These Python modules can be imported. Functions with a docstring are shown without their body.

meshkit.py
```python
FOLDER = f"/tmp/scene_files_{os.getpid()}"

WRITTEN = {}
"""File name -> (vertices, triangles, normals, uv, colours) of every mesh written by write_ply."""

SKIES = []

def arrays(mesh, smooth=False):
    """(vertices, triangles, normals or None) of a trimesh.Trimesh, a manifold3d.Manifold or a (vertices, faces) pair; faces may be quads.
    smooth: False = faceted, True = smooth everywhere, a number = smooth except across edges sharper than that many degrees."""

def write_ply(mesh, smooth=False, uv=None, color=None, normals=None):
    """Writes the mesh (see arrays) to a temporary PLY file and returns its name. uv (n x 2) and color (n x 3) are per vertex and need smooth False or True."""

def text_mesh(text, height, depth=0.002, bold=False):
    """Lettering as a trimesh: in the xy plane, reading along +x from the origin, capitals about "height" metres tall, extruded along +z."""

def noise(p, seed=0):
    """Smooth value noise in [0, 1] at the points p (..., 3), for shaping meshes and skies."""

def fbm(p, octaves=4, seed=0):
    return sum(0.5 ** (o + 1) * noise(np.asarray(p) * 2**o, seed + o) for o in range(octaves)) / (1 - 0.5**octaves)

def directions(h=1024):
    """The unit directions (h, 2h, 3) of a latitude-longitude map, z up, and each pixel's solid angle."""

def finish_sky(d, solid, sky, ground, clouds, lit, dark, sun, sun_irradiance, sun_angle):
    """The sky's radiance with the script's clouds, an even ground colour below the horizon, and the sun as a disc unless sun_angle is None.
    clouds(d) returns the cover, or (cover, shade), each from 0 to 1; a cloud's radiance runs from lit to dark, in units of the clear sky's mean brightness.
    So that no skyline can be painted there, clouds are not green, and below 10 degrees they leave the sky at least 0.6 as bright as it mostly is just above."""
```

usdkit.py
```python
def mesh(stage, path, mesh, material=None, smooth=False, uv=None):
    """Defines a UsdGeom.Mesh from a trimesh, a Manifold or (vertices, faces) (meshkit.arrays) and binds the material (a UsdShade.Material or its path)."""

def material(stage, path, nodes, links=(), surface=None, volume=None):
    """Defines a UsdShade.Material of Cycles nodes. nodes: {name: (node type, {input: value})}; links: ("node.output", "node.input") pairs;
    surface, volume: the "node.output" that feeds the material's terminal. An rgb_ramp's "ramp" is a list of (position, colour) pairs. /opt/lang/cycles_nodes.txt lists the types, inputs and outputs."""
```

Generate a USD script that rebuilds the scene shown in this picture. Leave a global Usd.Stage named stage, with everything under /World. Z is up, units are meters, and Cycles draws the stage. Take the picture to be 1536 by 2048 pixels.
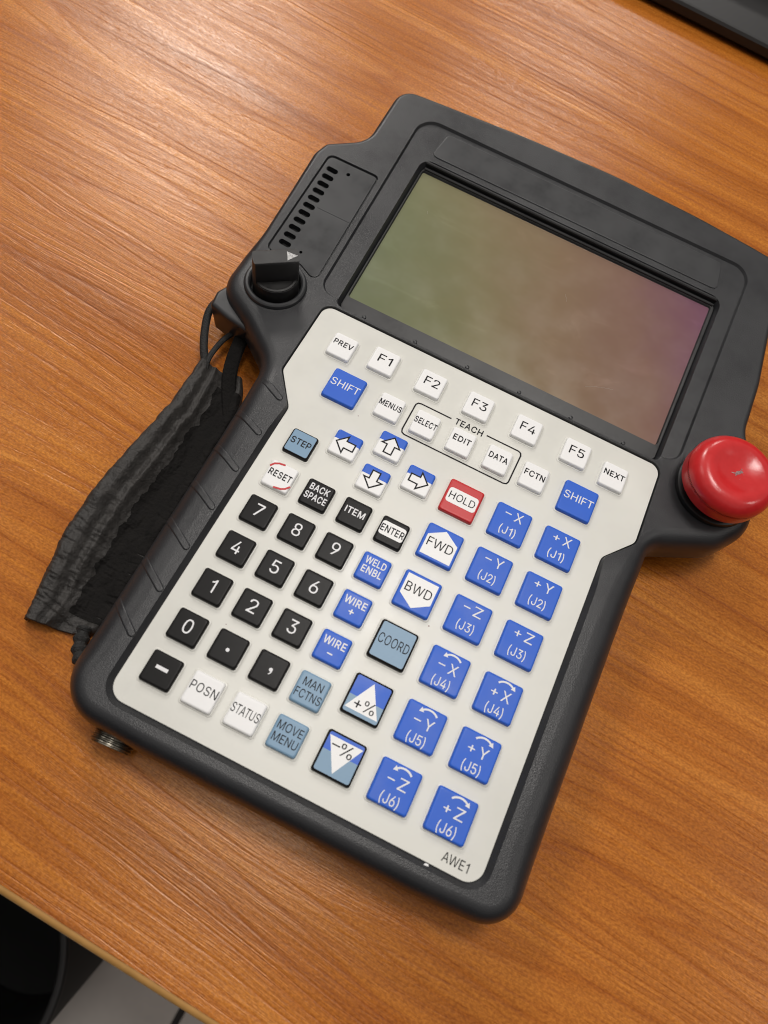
import math, random
import numpy as np, trimesh, usdkit, meshkit
import manifold3d as m3
from shapely.geometry import Polygon, Point, LineString, box as sbox
from shapely import affinity
from shapely.ops import unary_union
from pxr import Usd, UsdGeom, UsdLux, UsdShade, Gf, Sdf

random.seed(7)
stage = Usd.Stage.CreateInMemory()
UsdGeom.SetStageUpAxis(stage, 'Z')
W = UsdGeom.Xform.Define(stage, '/World')
UsdGeom.Scope.Define(stage, '/World/Looks')

# ------------------------------------------------------------------ camera
# pendant frame: millimetres, keypad plane z = 0, numeric key 7 column at x = 0; the desk top lies at z = -DESK
DESK = 31.0
OX, OY = 60.0, 60.0
def w3(p):                                     # pendant millimetres -> world metres
    p = np.asarray(p, float)
    return (p - [OX, OY, -DESK]) / 1000.0
cam = UsdGeom.Camera.Define(stage, '/World/camera')
CAMPOS = w3([58.404, -112.959, 273.421])
RIGHT = np.array([0.89312395, 0.42715095, 0.14096692])
FWD = np.array([-0.04737945, 0.40098376, -0.91485912])
RIGHT /= np.linalg.norm(RIGHT); FWD -= RIGHT * (FWD @ RIGHT); FWD /= np.linalg.norm(FWD)
UP = np.cross(RIGHT, FWD)
M = Gf.Matrix4d(*RIGHT, 0, *UP, 0, *(-FWD), 0, *CAMPOS, 1)
cam.AddTransformOp().Set(M)
cam.CreateHorizontalApertureAttr(36.0); cam.CreateVerticalApertureAttr(48.0)
cam.CreateFocalLengthAttr(36.0 * 1463.48 / 1536.0)
cam.CreateFStopAttr(15.0); cam.CreateFocusDistanceAttr(0.335)
cam.CreateClippingRangeAttr(Gf.Vec2f(0.02, 50))
cam.CreateExposureAttr(0.06)

# ------------------------------------------------------------------ lamps (ceiling luminaires of the office, plus an added ambient fill)
def lamp(name, x, y, z, sx, sy, power, col=(1, 0.955, 0.905)):
    l = UsdLux.RectLight.Define(stage, '/World/' + name)
    l.CreateWidthAttr(sx); l.CreateHeightAttr(sy); l.CreateIntensityAttr(power); l.CreateColorAttr(Gf.Vec3f(*col))
    l.AddTranslateOp().Set(Gf.Vec3d(x, y, z))
lamp('ceiling_lamp', 0.05, 0.48, 2.0, 0.45, 0.45, 23.0)
lamp('ceiling_lamp_001', -1.74, 2.3, 2.0, 0.7, 0.9, 25.0)
lamp('ceiling_lamp_002', -0.42, 3.55, 2.0, 0.8, 0.6, 20.0)
lamp('ceiling_lamp_005', -0.04, -0.08, 2.0, 0.30, 0.30, 12.0)
lamp('ceiling_lamp_003', 1.9, 0.35, 2.0, 0.6, 0.6, 5.0)
lamp('ceiling_lamp_004', -1.9, 0.3, 2.0, 0.6, 0.6, 6.0)
lamp('ambient_fill_panel', 0.0, 0.5, 2.4, 8.0, 8.0, 0.30, (1, 0.95, 0.9))  # unseen panel added as ambient fill, standing in for light bounced around the room

# ------------------------------------------------------------------ materials
def mat(name, nodes, links, surface='p.BSDF'):
    return usdkit.material(stage, '/World/Looks/' + name, nodes, links, surface=surface)
def plain(name, col, rough=0.5, bump=None, spec=0.5, metal=0.0, coat=0.0, var=0.0, vscale=60.0):
    nodes = {'p': ('principled_bsdf', {'base_color': col, 'roughness': rough, 'specular_ior_level': spec, 'metallic': metal, 'coat_weight': coat, 'coat_roughness': 0.1}),
             'tc': ('texture_coordinate', {})}
    links = []
    if var:
        nodes['vn'] = ('noise_texture', {'scale': vscale, 'detail': 5.0, 'roughness': 0.6})
        c = np.array(col)
        nodes['vr'] = ('rgb_ramp', {'ramp': [(0.3, tuple(c * (1 - var))), (0.7, tuple(np.minimum(c * (1 + var), 1)))]})
        nodes['rr'] = ('map_range', {'from_min': 0.3, 'from_max': 0.7, 'to_min': max(rough - 0.09, 0.02), 'to_max': rough + 0.09})
        links += [('tc.object', 'vn.vector'), ('vn.fac', 'vr.fac'), ('vr.color', 'p.base_color'), ('vn.fac', 'rr.value'), ('rr.result', 'p.roughness')]
    if bump:
        nodes['bn'] = ('noise_texture', {'scale': bump[0], 'detail': 3.0, 'roughness': 0.55})
        nodes['b'] = ('bump', {'strength': bump[1], 'distance': bump[2]})
        links += [('tc.object', 'bn.vector'), ('bn.fac', 'b.height'), ('b.normal', 'p.normal')]
    return mat(name, nodes, links)

# wood laminate: growth bands, streaks and pores along x
wn = {
 'g': ('texture_coordinate', {}),
 'rot': ('mapping', {'rotation': (0, 0, math.radians(4.5))}),
 'warp_s': ('mapping', {'scale': (2.5, 9.0, 1)}),
 'warp_n': ('noise_texture', {'scale': 1.0, 'detail': 3.0, 'roughness': 0.5}),
 'warp_c': ('math', {'math_type': 'subtract', 'value2': 0.5}),
 'warp_m': ('math', {'math_type': 'multiply', 'value2': 0.035}),
 'warp_v': ('combine_xyz', {}),
 'pos': ('vector_math', {'math_type': 'add'}),
 's1': ('mapping', {'scale': (1.6, 60, 1)}), 'n1': ('noise_texture', {'scale': 1.0, 'detail': 5.0, 'roughness': 0.6}),
 's2': ('mapping', {'scale': (7, 420, 1)}), 'n2': ('noise_texture', {'scale': 1.0, 'detail': 4.0, 'roughness': 0.62}),
 's3': ('mapping', {'scale': (130, 1500, 1)}), 'n3': ('noise_texture', {'scale': 1.0, 'detail': 3.0, 'roughness': 0.6}),
 's4': ('mapping', {'scale': (4, 9, 1)}), 'n4': ('noise_texture', {'scale': 1.0, 'detail': 2.0}),
 's5': ('mapping', {'scale': (700, 1050, 1)}), 'n5': ('noise_texture', {'scale': 1.0, 'detail': 3.0, 'roughness': 0.65}),
 'r1': ('rgb_ramp', {'ramp': [(0.26, (0.33, 0.092, 0.011)), (0.42, (0.455, 0.145, 0.020)), (0.55, (0.525, 0.180, 0.027)), (0.74, (0.64, 0.25, 0.046))]}),
 'r2': ('rgb_ramp', {'ramp': [(0.30, (0.74, 0.60, 0.42)), (0.45, (0.93, 0.89, 0.83)), (0.58, (1.0, 1.0, 1.0)), (0.75, (1.18, 1.22, 1.22))]}),
 'r3': ('rgb_ramp', {'ramp': [(0.30, (0.72, 0.61, 0.46)), (0.42, (0.96, 0.95, 0.93)), (0.55, (1, 1, 1)), (0.75, (1.10, 1.12, 1.10))]}),
 'r4': ('rgb_ramp', {'ramp': [(0.3, (0.90, 0.86, 0.80)), (0.7, (1.08, 1.1, 1.14))]}),
 'r5': ('rgb_ramp', {'ramp': [(0.40, (0.74, 0.68, 0.60)), (0.60, (1.14, 1.17, 1.16))]}),
 'm12': ('mix_color', {'blend_type': 'multiply', 'fac': 1.0, 'use_clamp_result': False}),
 'm123': ('mix_color', {'blend_type': 'multiply', 'fac': 1.0, 'use_clamp_result': False}),
 'm14': ('mix_color', {'blend_type': 'multiply', 'fac': 1.0, 'use_clamp_result': False}),
 's6': ('mapping', {'scale': (0.9, 15, 1)}), 'n6': ('noise_texture', {'scale': 1.0, 'detail': 3.0, 'roughness': 0.34}),
 'k6': ('math', {'math_type': 'multiply', 'value2': 27.0}), 'j6': ('math', {'math_type': 'multiply_add', 'value2': 0.22}), 'f6': ('math', {'math_type': 'fraction'}),
 'r6': ('rgb_ramp', {'ramp': [(0.0, (0.82, 0.70, 0.52)), (0.10, (0.92, 0.87, 0.80)), (0.35, (1.0, 1.0, 1.0)), (0.7, (1.06, 1.08, 1.08)), (0.9, (1.0, 1.0, 1.0)), (1.0, (0.84, 0.73, 0.56))]}),
 'm16': ('mix_color', {'blend_type': 'multiply', 'fac': 0.85, 'use_clamp_result': False}),
 'm15': ('mix_color', {'blend_type': 'multiply', 'fac': 0.8, 'use_clamp_result': False}),
 'ro': ('map_range', {'from_min': 0.3, 'from_max': 0.7, 'to_min': 0.32, 'to_max': 0.16}),
 'bsum': ('math', {'math_type': 'multiply_add', 'value2': 0.6}),
 'g6': ('rgb_ramp', {'ramp': [(0.0, (0, 0, 0)), (0.12, (0.9, 0.9, 0.9)), (0.5, (1, 1, 1)), (0.86, (0.9, 0.9, 0.9)), (1.0, (0, 0, 0))]}),
 'bs2': ('math', {'math_type': 'multiply_add', 'value2': 0.35}),
 'b': ('bump', {'strength': 0.45, 'distance': 0.0005}),
 'p': ('principled_bsdf', {'specular_ior_level': 0.5, 'specular_tint': (1.0, 0.80, 0.62)}),
}
wl = [('g.object', 'rot.vector'), ('rot.vector', 'warp_s.vector'), ('warp_s.vector', 'warp_n.vector'), ('warp_n.fac', 'warp_c.value1'), ('warp_c.value', 'warp_m.value1'),
      ('warp_m.value', 'warp_v.y'), ('rot.vector', 'pos.vector1'), ('warp_v.vector', 'pos.vector2'),
      ('pos.vector', 's1.vector'), ('pos.vector', 's2.vector'), ('pos.vector', 's3.vector'), ('rot.vector', 's4.vector'), ('rot.vector', 's5.vector'),
      ('s1.vector', 'n1.vector'), ('s2.vector', 'n2.vector'), ('s3.vector', 'n3.vector'), ('s4.vector', 'n4.vector'), ('s5.vector', 'n5.vector'),
      ('n1.fac', 'r1.fac'), ('n2.fac', 'r2.fac'), ('n3.fac', 'r3.fac'), ('n4.fac', 'r4.fac'), ('n5.fac', 'r5.fac'),
      ('r1.color', 'm12.a'), ('r2.color', 'm12.b'), ('m12.result', 'm123.a'), ('r3.color', 'm123.b'), ('m123.result', 'm14.a'), ('r4.color', 'm14.b'),
      ('m14.result', 'm15.a'), ('r5.color', 'm15.b'), ('m15.result', 'm16.a'), ('pos.vector', 's6.vector'), ('s6.vector', 'n6.vector'), ('n6.fac', 'k6.value1'), ('n2.fac', 'j6.value1'), ('k6.value', 'j6.value3'), ('j6.value', 'f6.value1'), ('f6.value', 'r6.fac'), ('r6.color', 'm16.b'), ('m16.result', 'p.base_color'),
      ('n2.fac', 'ro.value'), ('ro.result', 'p.roughness'), ('n3.fac', 'bsum.value1'), ('n2.fac', 'bsum.value3'), ('f6.value', 'g6.fac'), ('g6.color', 'bs2.value1'), ('bsum.value', 'bs2.value3'), ('bs2.value', 'b.height'), ('b.normal', 'p.normal')]
WOOD = mat('wood_laminate', wn, wl)
EDGE = plain('edge_banding', (0.50, 0.265, 0.08), 0.4, var=0.12, vscale=90)
HOUSE = plain('dark_grey_plastic', (0.0262, 0.0268, 0.0295), 0.34, bump=(2300, 0.32, 0.0003), var=0.10, vscale=30)
HOUSE_S = plain('smooth_grey_plastic', (0.030, 0.031, 0.0335), 0.37, bump=(2600, 0.10, 0.0002), var=0.12, vscale=45)
BLACK = plain('black_plastic', (0.011, 0.011, 0.012), 0.40, bump=(1500, 0.06, 0.0003), var=0.1)
FRAME = plain('display_frame_black', (0.030, 0.030, 0.031), 0.38, var=0.15, vscale=50)
DARK = plain('dark_inside', (0.006, 0.006, 0.006), 0.8)
PANEL = plain('ivory_membrane', (0.72, 0.715, 0.665), 0.36, bump=(300, 0.04, 0.0004), var=0.05, vscale=22)
K_WHITE = plain('key_white', (0.90, 0.90, 0.90), 0.42, bump=(900, 0.03, 0.0002))
K_BLACK = plain('key_black', (0.0095, 0.009, 0.009), 0.36, bump=(900, 0.06, 0.0002), spec=0.16)
K_BLUE = plain('key_blue', (0.027, 0.128, 0.64), 0.42, bump=(900, 0.05, 0.0002), var=0.05, spec=0.35)
K_GREY = plain('key_grey_blue', (0.20, 0.335, 0.48), 0.42, bump=(900, 0.04, 0.0002))
K_RED = plain('key_red', (0.56, 0.016, 0.020), 0.38, bump=(900, 0.04, 0.0002))
INK = plain('ink_black', (0.008, 0.008, 0.009), 0.5, spec=0.2)
INKW = plain('ink_white', (0.82, 0.82, 0.84), 0.5)
RED = plain('red_plastic', (0.60, 0.026, 0.028), 0.23, bump=(300, 0.09, 0.0006), var=0.08, vscale=90)
KNOB = plain('worn_black_plastic', (0.016, 0.0155, 0.0155), 0.48, bump=(900, 0.1, 0.0004), var=0.35, vscale=160)
METAL = plain('worn_metal', (0.26, 0.24, 0.20), 0.38, metal=1.0, var=0.35, vscale=300)
LEATHER = plain('black_leather', (0.036, 0.033, 0.031), 0.60, bump=(900, 0.55, 0.0009), var=0.3, vscale=260, spec=0.4)
SHADE_BLACK = plain('shaded_black', (0.011, 0.010, 0.0095), 0.95, spec=0.2, bump=(700, 0.6, 0.0012), var=0.3, vscale=200)  # darkened black: shade of the strap hollow and side cord put into colour
CORD = plain('black_cord', (0.014, 0.0135, 0.013), 0.7, bump=(1200, 0.6, 0.0008))
WORN = plain('scuffed_white', (0.5, 0.5, 0.5), 0.5, var=0.5, vscale=900)
TILE = plain('floor_tile_grey', (0.66, 0.61, 0.565), 0.45, var=0.12, vscale=9)
GROUT = plain('grout', (0.05, 0.045, 0.045), 0.9)
SCUFF = plain('scuff_grey', (0.28, 0.17, 0.17), 0.5, var=0.5, vscale=1500)
GREYP = plain('grey_satin_plastic', (0.022, 0.0215, 0.022), 0.5, spec=0.35)

# display: unlit LCD's angle-dependent sheen painted as colour, green left to plum upper right
dn = {'t': ('texture_coordinate', {}), 'sx': ('separate_xyz', {}),
      'ax': ('math', {'math_type': 'multiply', 'value2': 5.2}), 'ay': ('math', {'math_type': 'multiply_add', 'value2': 2.6}),
      'nz': ('noise_texture', {'scale': 22.0, 'detail': 4.0, 'roughness': 0.55}), 'nm': ('math', {'math_type': 'multiply_add', 'value2': 0.22}),
      'r': ('rgb_ramp', {'ramp': [(0.0, (0.168, 0.192, 0.112)), (0.2, (0.192, 0.200, 0.108)), (0.4, (0.226, 0.196, 0.106)), (0.6, (0.240, 0.163, 0.100)), (0.82, (0.225, 0.130, 0.100)), (0.93, (0.200, 0.100, 0.112)), (1.0, (0.180, 0.080, 0.118))]}),
      'sm': ('mapping', {'scale': (26, 52, 1), 'rotation': (0, 0, 0.6)}), 'sn': ('noise_texture', {'scale': 1.0, 'detail': 6.0, 'roughness': 0.6, 'distortion': 1.2}), 'sr': ('rgb_ramp', {'ramp': [(0.42, (0.97, 0.97, 0.97)), (0.58, (1.0, 1.0, 1.0)), (0.72, (1.12, 1.14, 1.18))]}), 'sx2': ('mix_color', {'blend_type': 'multiply', 'fac': 1.0, 'use_clamp_result': False}),
      'rn': ('noise_texture', {'scale': 60.0, 'detail': 5.0}), 'rm': ('map_range', {'from_min': 0.3, 'from_max': 0.7, 'to_min': 0.12, 'to_max': 0.34}),
      'p': ('principled_bsdf', {'specular_ior_level': 0.35})}
dl = [('t.object', 'sx.vector'), ('sx.x', 'ax.value1'), ('sx.y', 'ay.value1'), ('ax.value', 'ay.value3'), ('t.object', 'nz.vector'), ('nz.fac', 'nm.value1'), ('ay.value', 'nm.value3'),
      ('nm.value', 'r.fac'), ('r.color', 'sx2.a'), ('t.object', 'sm.vector'), ('sm.vector', 'sn.vector'), ('sn.fac', 'sr.fac'), ('sr.color', 'sx2.b'), ('sx2.result', 'p.base_color'), ('t.object', 'rn.vector'), ('rn.fac', 'rm.value'), ('rm.result', 'p.roughness')]
dn['ay'][1]['value1'] = 0.0
dn['nm2'] = ('math', {'math_type': 'add', 'value2': 0.21})
dl = [l for l in dl if l != ('nm.value', 'r.fac')] + [('nm.value', 'nm2.value1'), ('nm2.value', 'r.fac')]
LCD = mat('display_glass', dn, dl)

# ------------------------------------------------------------------ helpers
used = {}
def path_for(parent, name):
    base = str(parent.GetPath()) if parent is not None else '/World'
    n = used.get((base, name), 0); used[(base, name)] = n + 1
    return base + '/' + (name if n == 0 else f'{name}_{n:03d}')
def keys(prim, **kw):
    for k, v in kw.items():
        if v: prim.SetCustomDataByKey(k, v)
    return prim
def thing(name, **kw):
    return keys(UsdGeom.Xform.Define(stage, path_for(None, name)).GetPrim(), **kw)
def part(parent, name, mesh, material, smooth=30, label=None, conv=True, **kw):
    v, f, n = meshkit.arrays(mesh, False)
    if conv: v = w3(v)
    m = usdkit.mesh(stage, path_for(parent, name), trimesh.Trimesh(v, f, process=False), material, smooth=smooth)
    return keys(m.GetPrim(), label=label, **kw)
def tm(man):
    m = man.to_mesh(); return trimesh.Trimesh(m.vert_properties[:, :3], m.tri_verts, process=False)
def man(mesh):
    mesh = mesh.copy(); mesh.merge_vertices()
    return m3.Manifold(m3.Mesh(np.asarray(mesh.vertices, np.float32), np.asarray(mesh.faces, np.uint32)))
def cat(*ms):
    return trimesh.util.concatenate(list(ms))
def fillet(pts, n=10):
    """closed polygon of (x, y, r): every corner rounded with radius r"""
    out, N = [], len(pts)
    for i in range(N):
        p = np.array(pts[i][:2], float); a = np.array(pts[i - 1][:2], float) - p; b = np.array(pts[(i + 1) % N][:2], float) - p
        r = pts[i][2] if len(pts[i]) > 2 else 0
        la, lb = np.linalg.norm(a), np.linalg.norm(b); a /= la; b /= lb
        ang = math.acos(np.clip(a @ b, -1, 1))
        if r <= 0 or ang > math.pi - 0.02:
            out.append(p); continue
        d = min(r / math.tan(ang / 2), 0.49 * la, 0.49 * lb); r = d * math.tan(ang / 2)
        c = p + (a + b) / np.linalg.norm(a + b) * (r / math.sin(ang / 2))
        s, e = p + a * d - c, p + b * d - c
        a0 = math.atan2(s[1], s[0]); da = (math.atan2(e[1], e[0]) - a0 + math.pi) % (2 * math.pi) - math.pi
        for k in range(n + 1):
            t = a0 + da * k / n
            out.append(c + r * np.array([math.cos(t), math.sin(t)]))
    P = Polygon(out)
    return P if P.is_valid else P.buffer(0)
def ring(poly, step):
    L = LineString(poly.exterior.coords) if poly.exterior.is_ccw else LineString(list(poly.exterior.coords)[::-1])
    n = max(12, int(L.length / step))
    return np.array([L.interpolate(i / n, normalized=True).coords[0] for i in range(n)])
def normals2(R):
    t = np.roll(R, -1, 0) - np.roll(R, 1, 0); t /= np.linalg.norm(t, axis=1, keepdims=True)
    return np.c_[t[:, 1], -t[:, 0]]            # outward of a counter-clockwise ring
def cap(P2):
    v, f = trimesh.creation.triangulate_polygon(Polygon(P2), engine='earcut')
    return f if len(v) == len(P2) else None
def loft(rings):
    """closed solid through rings (n, 3), bottom to top, all counter-clockwise with equal counts"""
    n, k = len(rings[0]), len(rings)
    V = np.vstack(rings); F = []
    i = np.arange(n); j = (i + 1) % n
    for a in range(k - 1):
        A, B = a * n, (a + 1) * n
        F += [np.c_[A + i, A + j, B + j], np.c_[A + i, B + j, B + i]]
    import mapbox_earcut as me
    def tri(R):
        return np.array(me.triangulate_float64(R[:, :2].copy(), np.array([n], np.uint32))).reshape(-1, 3)
    def orient(R, t, up):
        a, b, c = R[t[:, 0], :2], R[t[:, 1], :2], R[t[:, 2], :2]
        s = (b[:, 0] - a[:, 0]) * (c[:, 1] - a[:, 1]) - (b[:, 1] - a[:, 1]) * (c[:, 0] - a[:, 0])
        return t if (s.sum() > 0) == up else t[:, ::-1]
    F.append(orient(rings[0], tri(rings[0]), False)); F.append(orient(rings[-1], tri(rings[-1]), True) + (k - 1) * n)
    return trimesh.Trimesh(V, np.vstack(F), process=False)
def z3(P2, z):
    return np.c_[P2, np.full(len(P2), z) if np.ndim(z) == 0 else z]
def pocket(poly, z0, z1, slope, step=1.0, overshoot=3.0):
    """cutter: polygon at z0 (floor), grown by slope at z1, straight above"""
    R = ring(poly, step); N = normals2(R)
    if callable(slope): slope = slope(R)[:, None]
    return man(loft([z3(R, z0), z3(R + N * slope * 0.12, z0 + 0.12 * (z1 - z0)), z3(R + N * slope, z1), z3(R + N * (slope + 0.5), z1 + 0.22), z3(R + N * (slope + 0.5), z1 + overshoot)]))
def slab(poly, z0, z1, bev=0.3, step=1.0):
    R = ring(poly, step); N = normals2(R)
    return loft([z3(R, z0), z3(R, z1 - bev), z3(R - N * bev * 0.3, z1 - bev * 0.3), z3(R - N * bev, z1)])
def lathe(profile, x, y, n=72):
    m = trimesh.creation.revolve(np.array(profile, float), sections=n)
    if m.volume < 0: m.invert()
    m.apply_translation([x, y, 0]); return m
def tube(P, r, n=10, flat=1.0):
    P = np.array(P, float)
    out, fr = [], None
    T = np.gradient(P, axis=0); T /= np.linalg.norm(T, axis=1, keepdims=True)
    up = np.array([0, 0, 1.0])
    V = []
    for p, t, k in zip(P, T, range(len(P))):
        s = np.cross(t, up); s /= max(np.linalg.norm(s), 1e-6); u = np.cross(s, t)
        a = np.linspace(0, 2 * np.pi, n, endpoint=False); rr = r if np.ndim(r) == 0 else r[k]
        V.append(p + rr * (np.cos(a)[:, None] * s * flat + np.sin(a)[:, None] * u))
    m = len(P); V = np.vstack(V + [P[:1], P[-1:]]); F = []
    for k in range(m - 1):
        for i in range(n):
            j = (i + 1) % n
            F += [(k * n + i, k * n + j, (k + 1) * n + j), (k * n + i, (k + 1) * n + j, (k + 1) * n + i)]
    for i in range(n):
        j = (i + 1) % n
        F += [(m * n, j, i), (m * n + 1, (m - 1) * n + i, (m - 1) * n + j)]
    t = trimesh.Trimesh(V, F, process=False); t.fix_normals(); return t
def spline(P, n=40):
    from scipy.interpolate import CubicSpline
    P = np.array(P, float); s = np.r_[0, np.cumsum(np.linalg.norm(np.diff(P, axis=0), axis=1))]
    return CubicSpline(s, P)(np.linspace(0, s[-1], n))
TILT = 0.105
def warp(v):
    """the display end of the housing tilts up towards its far edge"""
    v = np.array(v, float)
    wgt = np.clip((v[:, 2] + 22) / 14.0, 0, 1)
    v[:, 2] += TILT * np.maximum(0, v[:, 1] - 91.0) * wgt
    e = np.clip((v[:, 1] - 30) / 18.0, 0, 1); v[:, 2] -= 0.9 * e * e * (3 - 2 * e) * wgt      # and its face sits a little lower than the grips' rims
    return v
def warped(mesh):
    m = mesh if isinstance(mesh, trimesh.Trimesh) else tm(mesh)
    m = m.copy(); m.vertices = warp(m.vertices); return m

# ------------------------------------------------------------------ floor
floor = thing('floor', kind='structure')
FZ = -DESK - 760
def fbox(x0, x1, y0, y1, z0, z1, bev=1.0):
    return slab(sbox(x0, y0, x1, y1), z0, z1, bev, 400)
g = trimesh.creation.box([3400, 2600, 20]); g.apply_translation([0, -300, FZ - 16]); part(floor, 'grout', g, GROUT)
rot = math.radians(-3.2)
for i in range(-4, 4):
    for j in range(-3, 2):
        P = fillet([(i * 400 + 4, j * 400 + 4, 3), (i * 400 + 396, j * 400 + 4, 3), (i * 400 + 396, j * 400 + 396, 3), (i * 400 + 4, j * 400 + 396, 3)], 2)
        P = affinity.translate(affinity.rotate(P, -3.2, origin=(0, 0)), 78, -170)
        R = np.array(P.exterior.coords)[:-1]
        if not P.exterior.is_ccw: R = R[::-1]
        N = normals2(R)
        part(floor, 'floor_tile', loft([z3(R, FZ - 8), z3(R, FZ - 1.5), z3(R - N * 1.5, FZ)]), TILE)

# ------------------------------------------------------------------ desk
desk = thing('desk', label='orange brown wood grain desk top with pale edge strip, under the handheld controller', category='desk')
EA = math.tan(math.radians(-3.2))
def ey(x): return -174.5 + EA * x            # front edge line of the desk (at the top surface)
x0, x1, yb = -900, 900, 1000
top = loft([z3(np.array([(x0, ey(x0)), (x1, ey(x1)), (x1, yb), (x0, yb)], float), -DESK - 24), z3(np.array([(x0, ey(x0)), (x1, ey(x1)), (x1, yb), (x0, yb)], float), -DESK)])
part(desk, 'desk_top', top, WOOD, smooth=False)
e0, e1 = np.array([x0, ey(x0)]), np.array([x1, ey(x1)]); en = np.array([EA, -1.0]) / math.hypot(EA, 1)
prof = [(0.14, 0.1), (1.0, 0.05), (2.0, -0.4), (2.8, -1.3), (3.1, -2.6), (3.1, -22), (2.4, -23.4), (0.14, -23.6)]
V = np.array([[*(e + en * d), -DESK - 0.5 + z] for e in (e0, e1) for d, z in prof]); n = len(prof)
F = [q for k in range(n) for q in ((k, (k + 1) % n, n + (k + 1) % n), (k, n + (k + 1) % n, n + k))] + [(0, k + 1, k) for k in range(1, n - 1)] + [(n, n + k, n + k + 1) for k in range(1, n - 1)]
eb = trimesh.Trimesh(V, F, process=False); eb.fix_normals(); part(desk, 'edge_strip', eb, EDGE)

# black round bin on the floor, in front of the desk
bn = thing('waste_bin', label='black round-rimmed bin standing on the grey floor below the desk edge', category='bin')
bx, by, bz = -128, -330, FZ
B = [(78, 0), (96, 330), (99, 338), (102, 341), (106, 340), (107, 335), (103, 332), (84, 0)]
part(bn, 'bin_body', lathe([(0, 1), (80, 1), (95, 330), (99, 334), (99, 325), (85, 4), (0, 4)][::-1], bx, by, 64).apply_translation([0, 0, bz]), DARK)
a = np.linspace(0, 2 * np.pi, 65)
part(bn, 'bin_rim', trimesh.creation.torus(99, 4, major_sections=72, minor_sections=12).apply_translation([bx, by, bz + 335]), GREYP)

# black device at the back of the desk
mb = thing('monitor_stand', label='black flat monitor foot with grey front lip, at the far right corner of the desk', category='stand')
def along(x, y, ang=-4.05):
    return affinity.translate(affinity.rotate(sbox(-320, 0, 320, y), ang, origin=(0, 0)), x, 0)
ba = math.radians(-4.05); bd = np.array([math.cos(ba), math.sin(ba)]); bnrm = np.array([-bd[1], bd[0]])
bo = np.array([84.0, 449.0])
def bar(profile, x0, x1):
    V = np.array([[*(bo + bd * x + bnrm * d), -DESK + z] for x in (x0, x1) for d, z in profile]); n = len(profile)
    F = [q for k in range(n) for q in ((k, (k + 1) % n, n + (k + 1) % n), (k, n + (k + 1) % n, n + k))] + [(0, k + 1, k) for k in range(1, n - 1)] + [(n, n + k, n + k + 1) for k in range(1, n - 1)]
    m = trimesh.Trimesh(V, F, process=False); m.fix_normals(); return m
part(mb, 'base_plate', bar([(3, 1.5), (0, 4), (0, 9), (1.2, 10.6), (3, 11.2), (44, 14.5), (60, 14.5), (60, 1.5)], -260, 330), GREYP)
part(mb, 'back_panel', bar([(44.5, 14.0), (43, 16), (45, 26), (47, 28), (70, 28), (72, 14.6)], -255, 325), BLACK)

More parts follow.
